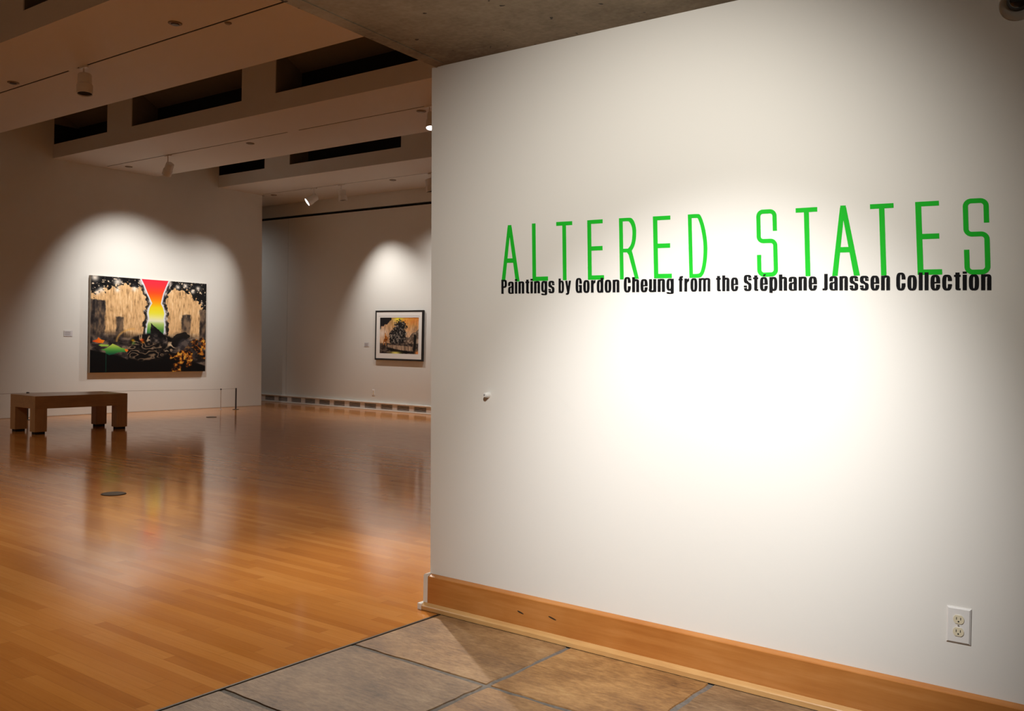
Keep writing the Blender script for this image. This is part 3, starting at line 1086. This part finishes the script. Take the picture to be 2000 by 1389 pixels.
bm = BM()
box(bm, -16.6 + ox, -6.0 + ox, -0.012, 0.035, 0.0, 0.024, 0.003)
link('bottom_rail', bm, M['white_trim'], t)
for a, b in grilles:
    bm = BM()
    box(bm, a + ox, b + ox, 0.024, 0.034, 0.033, 0.125, mi=0)
    for k in range(5):
        z = 0.043 + k * 0.0175
        box(bm, a + ox, b + ox, 0.003, 0.020, z, z + 0.005, mi=1)
    link('grille', bm, [M['vent_dark'], M['vent_white']], t)


# ------------------------------------------------------------------ wall labels
def wall_label(name, loc, rotz, w, h, label):
    t = thing(name, loc, label, 'label', 'small wall labels beside the artworks')
    t.rotation_euler = (0, 0, rotz)
    bm = BM()
    box(bm, -w / 2, w / 2, -0.006, 0, -h / 2, h / 2)
    link('card', bm, M['label'], t)
    bm = BM()
    for k in range(5):
        z = h / 2 - h * (0.24 + 0.15 * k)
        prism_xz(bm, rect(-w * .42, z, w * (0.30 - .1 * (k % 2)), z + h * .05), -0.0068, -0.0058)
    link('printed_lines', bm, M['label_text'], t)


wall_label('wall_label', (XL, 7.59, 1.343), math.radians(90), 0.14, 0.095, 'small grey wall label left of the large painting')
wall_label('wall_label', (-12.72, YB, 1.253), 0, 0.125, 0.078, 'small grey wall label left of the black framed print')

# ------------------------------------------------------------------ artworks (pigment laid out in the painting's own plane)
NP = np.random.RandomState(11)


def vnoise(U, V, fx, fy, seed, octv=4):
    rs = np.random.RandomState(seed)
    out = np.zeros_like(U)
    amp, tot = 1.0, 0.0
    for o in range(octv):
        gx, gy = int(fx * 2 ** o) + 2, int(fy * 2 ** o) + 2
        g = rs.rand(gy + 1, gx + 1)
        x, y = U * (gx - 1), V * (gy - 1)
        xi, yi = np.floor(x).astype(int), np.floor(y).astype(int)
        xf, yf = x - xi, y - yi
        xf, yf = xf * xf * (3 - 2 * xf), yf * yf * (3 - 2 * yf)
        out += amp * (g[yi, xi] * (1 - xf) * (1 - yf) + g[yi, xi + 1] * xf * (1 - yf) + g[yi + 1, xi] * (1 - xf) * yf + g[yi + 1, xi + 1] * xf * yf)
        tot += amp
        amp *= 0.55
    return out / tot


def s2l(c):
    c = np.asarray(c, float) / 255.0
    return np.where(c <= 0.04045, c / 12.92, ((c + 0.055) / 1.055) ** 2.4)


def lerp_cols(t, stops):
    xs = [s[0] for s in stops]
    return np.stack([np.interp(t, xs, [s[1][k] for s in stops]) for k in range(3)], -1)


def put(img, mask, col):
    m = np.clip(mask, 0, 1)[..., None]
    col = np.asarray(col, float)
    img[:] = img * (1 - m) + col * m


def soft(d, w):
    return np.clip(0.5 + d / w, 0, 1)


def inpoly(U, V, pts):
    r = np.zeros(U.shape, bool)
    n = len(pts)
    for i in range(n):
        (x0, y0), (x1, y1) = pts[i], pts[(i + 1) % n]
        c = ((y0 > V) != (y1 > V)) & (U < (x1 - x0) * (V - y0) / ((y1 - y0) + 1e-12) + x0)
        r ^= c
    return r.astype(float)


def big_painting(nx, ny):
    U, V = np.meshgrid((np.arange(nx) + .5) / nx, (np.arange(ny) + .5) / ny)
    n1 = vnoise(U, V, 8, 6, 1)
    n2 = vnoise(U, V, 26, 20, 2)
    st = vnoise(U, V, 110, 9, 3, 3)
    st2 = vnoise(U, V, 60, 22, 4, 3)
    img = np.zeros(U.shape + (3,))
    base = lerp_cols(vnoise(U, V, 150, 14, 3, 2) * .55 + st2 * .45, [(0.2, (128, 100, 66)), (0.38, (206, 164, 114)), (0.6, (232, 190, 136)), (0.8, (244, 212, 166))])
    img[:] = base
    # arch crowns of dark foliage
    crown_l = np.interp(U, [0, .10, .2, .3, .42, .47, .49, .5], [.20, .14, .10, .075, .10, .17, .24, .3])
    crown_r = np.interp(U, [.5, .62, .64, .70, .78, .86, .93, 1.0], [.3, .22, .14, .08, .10, .15, .22, .33])
    crown = np.where(U < .5, crown_l, crown_r) + (n2 - .5) * .06 + (vnoise(U, V, 60, 46, 41, 2) - .5) * .13
    leaf = soft(crown - V, .012)
    lc = lerp_cols(vnoise(U, V, 64, 48, 5, 2), [(.50, (6, 6, 8)), (.64, (18, 18, 20)), (.72, (80, 74, 68)), (.80, (214, 190, 156)), (.95, (240, 225, 205))])
    put(img, leaf, lc)
    for u, v, r in ((.03, .02, .03), (.08, .14, .022), (.05, .17, .02), (.21, .05, .03), (.35, .11, .022), (.21, .135, .02), (.80, .04, .02), (.73, .06, .02), (.92, .06, .02), (.87, .1, .02)):
        d = np.hypot(U - u, (V - v) * .85)
        put(img, np.exp(-(d / r) ** 2) * .9, (245, 235, 220))
    # towers standing in haze
    tn = lerp_cols(vnoise(U, V, 40, 14, 6, 3), [(.3, (22, 20, 24)), (.5, (62, 54, 50)), (.7, (112, 92, 74))])
    for x0, x1, y0, y1, a in ((-.02, .115, .245, .72, .94), (.205, .265, .42, .62, .82), (.77, .855, .36, .58, .82), (.94, 1.02, .30, .66, .88)):
        m = soft(U - x0 + (n2 - .5) * .02, .012) * soft(x1 - U + (n2 - .5) * .02, .012) * soft(V - y0 + (n2 - .5) * .03, .015) * soft(y1 - V, .12)
        put(img, m * a, tn)
    # bands of colour pouring down the middle
    cl = np.interp(V, [0, .06, .14, .22, .255, .30, .36, .42, .48, .56, .62], [.41, .435, .462, .492, .505, .485, .475, .482, .468, .462, .46])
    cr = np.interp(V, [0, .06, .14, .22, .255, .30, .36, .42, .48, .56, .62], [.645, .625, .600, .585, .580, .600, .612, .606, .612, .610, .60])
    wob = (vnoise(U, V, 50, 40, 7, 2) - .5) * .035
    dist = np.minimum(U - cl, cr - U)
    put(img, soft(dist + .040 + wob, .006) * (V < .60) * .93, lerp_cols(n2, [(.35, (14, 12, 14)), (.55, (58, 52, 50)), (.7, (190, 180, 170))]))
    put(img, soft(dist + .014 + wob * .3, .014) * soft(.60 - V, .06), (228, 232, 240))
    rb = lerp_cols(V, [(0, (226, 40, 66)), (.07, (236, 52, 58)), (.14, (240, 74, 30)), (.21, (248, 128, 10)), (.26, (246, 172, 12)), (.30, (240, 214, 28)), (.36, (238, 232, 62)),
                       (.41, (242, 240, 150)), (.445, (240, 242, 205)), (.48, (176, 206, 112)), (.53, (108, 160, 70)), (.59, (44, 112, 78))])
    put(img, soft(dist, .006) * soft(.62 - V, .03), rb)
    # dim ground
    g = soft(V - .60 + (n1 - .5) * .10, .09)
    put(img, g * .95, lerp_cols(vnoise(U, V, 18, 22, 8, 4), [(.3, (16, 14, 16)), (.5, (58, 52, 52)), (.68, (120, 104, 90))]))
    d = np.hypot((U - .36) / 1.0, (V - .68) / .95)
    put(img, np.exp(-((d - .15) / .010) ** 2) * (U < .36) * (V < .68) * .6, (236, 180, 96))
    # heap in the middle: tangled strands
    ang = V * 46 + 34 * vnoise(U, V, 9, 8, 31, 3) + 16 * (U - .52)
    heap = soft(.20 - np.hypot((U - .52) * .95, (V - .70) * 1.7), .03)
    put(img, heap, lerp_cols(.5 + .5 * np.sin(ang) * (n2 + .3), [(.3, (8, 7, 8)), (.66, (44, 38, 34)), (.84, (150, 128, 102)), (1, (216, 196, 162))]))
    put(img, inpoly(U + wob * .3, V, [(.49, .66), (.497, .47), (.53, .505), (.60, .58), (.65, .66), (.64, .72), (.5, .73)]), lerp_cols(n2, [(.4, (10, 9, 10)), (.6, (40, 36, 36)), (.75, (110, 98, 88))]))
    put(img, inpoly(U + wob, V, [(.66, .66), (.72, .59), (.80, .555), (.86, .60), (.80, .66), (.72, .70)]) * .9, (16, 14, 14))
    # foreground, almost black
    edge = np.interp(U, [0, .12, .30, .36, .45, .55, .66, .72, .8, 1], [.76, .80, .86, .80, .80, .76, .78, .80, .88, .93])
    put(img, soft(V - edge + (n1 - .5) * .05, .012), (5, 5, 6))
    m = soft(.0 + .10 - np.hypot((U - .45) * .55, (V - .775)), .03) * (U > .3)
    put(img, m * .85, lerp_cols(.5 + .5 * np.sin(V * 90 + 40 * vnoise(U, V, 7, 9, 33, 3)), [(.4, (8, 7, 8)), (.85, (76, 64, 54)), (1, (150, 126, 100))]))
    put(img, inpoly(U, V, [(.015, .675), (.055, .655), (.062, .635), (.09, .66), (.115, .665), (.10, .695), (.05, .69)]), lerp_cols(U, [(0, (238, 60, 20)), (.1, (250, 140, 30))]))
    put(img, inpoly(U, V, [(.065, .715), (.09, .705), (.15, .71), (.14, .728), (.09, .73)]), (160, 200, 80))
    leafp = [(.085, .765), (.13, .745), (.178, .70), (.20, .71), (.25, .742), (.295, .752), (.308, .768), (.295, .785), (.23, .788), (.18, .812), (.15, .818), (.125, .80), (.118, .772)]
    put(img, inpoly(U, V, leafp), lerp_cols(V, [(.70, (206, 220, 96)), (.735, (150, 196, 76)), (.77, (74, 150, 66)), (.81, (22, 88, 60))]))
    put(img, inpoly(U, V, [(.275, .757), (.295, .752), (.308, .768), (.295, .785), (.285, .78)]), (246, 120, 40))
    put(img, ((np.abs(U - .126) < .0035) & (V > .80)).astype(float), (18, 62, 48))
    for u, v, r, c in ((.42, .655, .016, (240, 90, 20)), (.345, .66, .014, (206, 150, 20)), (.35, .69, .014, (70, 110, 40)), (.43, .68, .012, (220, 130, 30))):
        put(img, np.exp(-(np.hypot(U - u, V - v) / r) ** 2) * .9, c)
    # rusty cluster lower right
    path = [((.68, .84), (.80, .78)), ((.80, .78), (.90, .66)), ((.72, .93), (.70, 1.0)), ((.78, .86), (.74, 1.0)), ((.86, .80), (.84, .93)), ((.96, .64), (1.0, .74)), ((.90, .70), (.98, .84)), ((.72, .86), (.84, .80))]
    rust = lerp_cols(vnoise(U, V, 46, 40, 12, 3), [(.38, (20, 14, 10)), (.5, (120, 62, 22)), (.6, (196, 112, 30)), (.72, (236, 186, 74))])
    for (ax, ay), (bx, by) in path:
        dx, dy = bx - ax, by - ay
        tt = np.clip(((U - ax) * dx + (V - ay) * dy) / (dx * dx + dy * dy), 0, 1)
        dd = np.hypot(U - ax - tt * dx, V - ay - tt * dy)
        put(img, soft(.024 + (n2 - .5) * .05 - dd, .010) * .92, rust)
    put(img, soft(.06 - np.hypot((U - .81) * .9, V - .70) + (n1 - .5) * .05, .02) * .55, (66, 62, 66))
    return np.clip(img, 0, 255)


def small_print(nx, ny):
    U, V = np.meshgrid((np.arange(nx) + .5) / nx, (np.arange(ny) + .5) / ny)
    n1 = vnoise(U, V, 7, 7, 21)
    n2 = vnoise(U, V, 22, 22, 22)
    st = vnoise(U, V, 70, 6, 23, 3)
    img = np.zeros(U.shape + (3,))
    img[:] = lerp_cols(st * .7 + n1 * .3, [(.3, (150, 112, 78)), (.5, (205, 160, 118)), (.7, (232, 196, 158))])
    warm = np.clip(.9 - V * 2.3 + (n1 - .5) * .9, 0, 1) * np.clip(U * 2.0 - .25, 0, 1)
    put(img, warm * .9, lerp_cols(n1 * .6 + U * .5, [(.35, (236, 208, 60)), (.6, (240, 160, 40)), (.9, (206, 112, 46))]))
    put(img, np.exp(-(np.hypot((U - .48), (V - .02)) / .09) ** 2), (250, 236, 60))
    put(img, soft(.20 - np.hypot(U + .02, (V - .02) * .9) + (n2 - .5) * .12, .03), (22, 20, 22))
    put(img, soft(.30 - V - U * .75 + (n2 - .5) * .12, .03) * (U < .3), (28, 26, 28))
    put(img, np.exp(-(np.hypot(U - .06, V - .44) / .12) ** 2) * .7, (240, 230, 220))
    # tree and stones
    tree = soft(.15 - np.hypot(U - .54, (V - .24) * .9) + (vnoise(U, V, 34, 34, 42, 2) - .5) * .14, .02)
    dark = lerp_cols(vnoise(U, V, 40, 30, 24, 3), [(.35, (14, 13, 14)), (.55, (56, 52, 50)), (.72, (150, 138, 124))])
    put(img, tree, dark)
    put(img, soft(.24 - np.hypot((U - .48) * 1.05, (V - .55) * .8) + (n2 - .5) * .12, .02) * (V < .75), dark)
    put(img, inpoly(U + (n2 - .5) * .03, V, [(.64, .54), (.76, .54), (.84, .42), (.92, .40), (1.0, .30), (1.01, .80), (.6, .76)]) * .8,
        lerp_cols(n2, [(.4, (70, 60, 54)), (.7, (180, 160, 140))]))
    put(img, soft(V - .72 + (n1 - .5) * .05, .03), lerp_cols(n2, [(.35, (40, 34, 32)), (.7, (110, 92, 80))]))
    put(img, inpoly(U, V, [(.20, .75), (.85, .80), (.86, .92), (.55, .90), (.22, .82)]), lerp_cols(st, [(.3, (120, 98, 80)), (.7, (196, 166, 136))]))
    put(img, inpoly(U, V, [(.15, .84), (.55, .90), (.95, .97), (.6, .99), (.3, .93)]), (14, 12, 12))
    put(img, inpoly(U, V, [(.88, .45), (.95, .5), (.92, .98), (.87, .98)]), (20, 18, 18))
    put(img, np.exp(-(((U - .42) / .13) ** 2 + ((V - .98) / .04) ** 2)), (240, 226, 110))
    put(img, np.exp(-(((U - .97) / .06) ** 2 + ((V - .97) / .06) ** 2)), (236, 150, 80))
    # small standing animal shape at left
    deer = [(.13, .42), (.15, .43), (.16, .50), (.21, .56), (.20, .64), (.17, .66), (.17, .78), (.155, .78), (.15, .67), (.115, .68), (.105, .78), (.09, .78), (.10, .64), (.13, .56)]
    put(img, inpoly(U, V, deer), lerp_cols(n2, [(.4, (120, 60, 20)), (.6, (206, 130, 50))]))
    return np.clip(img, 0, 255)


def pigment_grid(name, img, w, h, y, parent, mat, x0=0.0, z0=0.0):
    """grid of painted cells, front facing -Y, left-bottom corner at x0,z0"""
    ny, nx = img.shape[:2]
    X, Z = np.meshgrid(np.linspace(x0, x0 + w, nx + 1), np.linspace(z0 + h, z0, ny + 1))
    co = np.stack([X, np.full_like(X, y), Z], -1).reshape(-1, 3)
    i = np.arange(ny * (nx + 1)).reshape(ny, nx + 1)[:, :-1].ravel()
    faces = np.stack([i, i + nx + 1, i + nx + 2, i + 1], -1)
    me = bpy.data.meshes.new(name)
    me.from_pydata(co.tolist(), [], faces.tolist())
    ca = me.color_attributes.new('pigment', 'FLOAT_COLOR', 'CORNER')
    lin = s2l(img).reshape(-1, 3)
    arr = np.ones((len(faces), 4, 4), np.float32)
    arr[:, :, :3] = lin[:, None, :]
    ca.data.foreach_set('color', arr.ravel())
    me.materials.append(mat)
    o = bpy.data.objects.new(name, me)
    COL.objects.link(o)
    o.parent = parent
    return o


pm = paint_mat('painted_canvas')
# large painting on the end wall (local -Y faces the room)
PW, PH = 2.215, 1.625
t = thing('large_painting', (XL, 9.035, 0.697), 'large unframed landscape painting with a rainbow column between beige arches', 'painting')
t.rotation_euler = (0, 0, math.radians(90))
bm = BM()
box(bm, -PW / 2, PW / 2, -0.062, -0.002, 0, PH, 0.002)
link('canvas_stretcher', bm, M['canvas_side'], t)
pigment_grid('painted_surface', big_painting(380, 280), PW - .004, PH - .004, -0.0625, t, pm, -PW / 2 + .002, .002)

# framed print on the back wall
fx0, fx1, fz0, fz1 = -12.465, -11.235, 0.965, 1.905
fd = 0.038
t = thing('framed_print', ((fx0 + fx1) / 2, YB, fz0), 'black framed print with a wide cream mat on the far wall', 'picture')
w, h = fx1 - fx0, fz1 - fz0
fw = 0.033
bm = BM()
box(bm, -w / 2, w / 2, -fd, 0, 0, fw, 0.002)
box(bm, -w / 2, w / 2, -fd, 0, h - fw, h, 0.002)
box(bm, -w / 2, -w / 2 + fw, -fd, 0, fw, h - fw, 0.002)
box(bm, w / 2 - fw, w / 2, -fd, 0, fw, h - fw, 0.002)
link('frame', bm, M['frame_black'], t)
bm = BM()
ax0, ax1, az0, az1 = -w / 2 + 0.125, w / 2 - 0.112, 0.128, h - 0.135
X0, X1, Z0, Z1 = -w / 2 + fw, w / 2 - fw, fw, h - fw
for r in (rect(X0, Z0, X1, az0), rect(X0, az1, X1, Z1), rect(X0, az0, ax0, az1), rect(ax1, az0, X1, az1)):
    prism_xz(bm, r, -0.035, -0.030)
link('mat', bm, M['mat_board'], t)
pigment_grid('print', small_print(170, 140), ax1 - ax0, az1 - az0, -0.0305, t, pm, ax0, az0)
bm = BM()
prism_xz(bm, rect(-w / 2 + 0.095, h - 0.108, w / 2 - 0.095, h - 0.103), -0.0356, -0.0345)
link('mat_line', bm, M['label_text'], t)
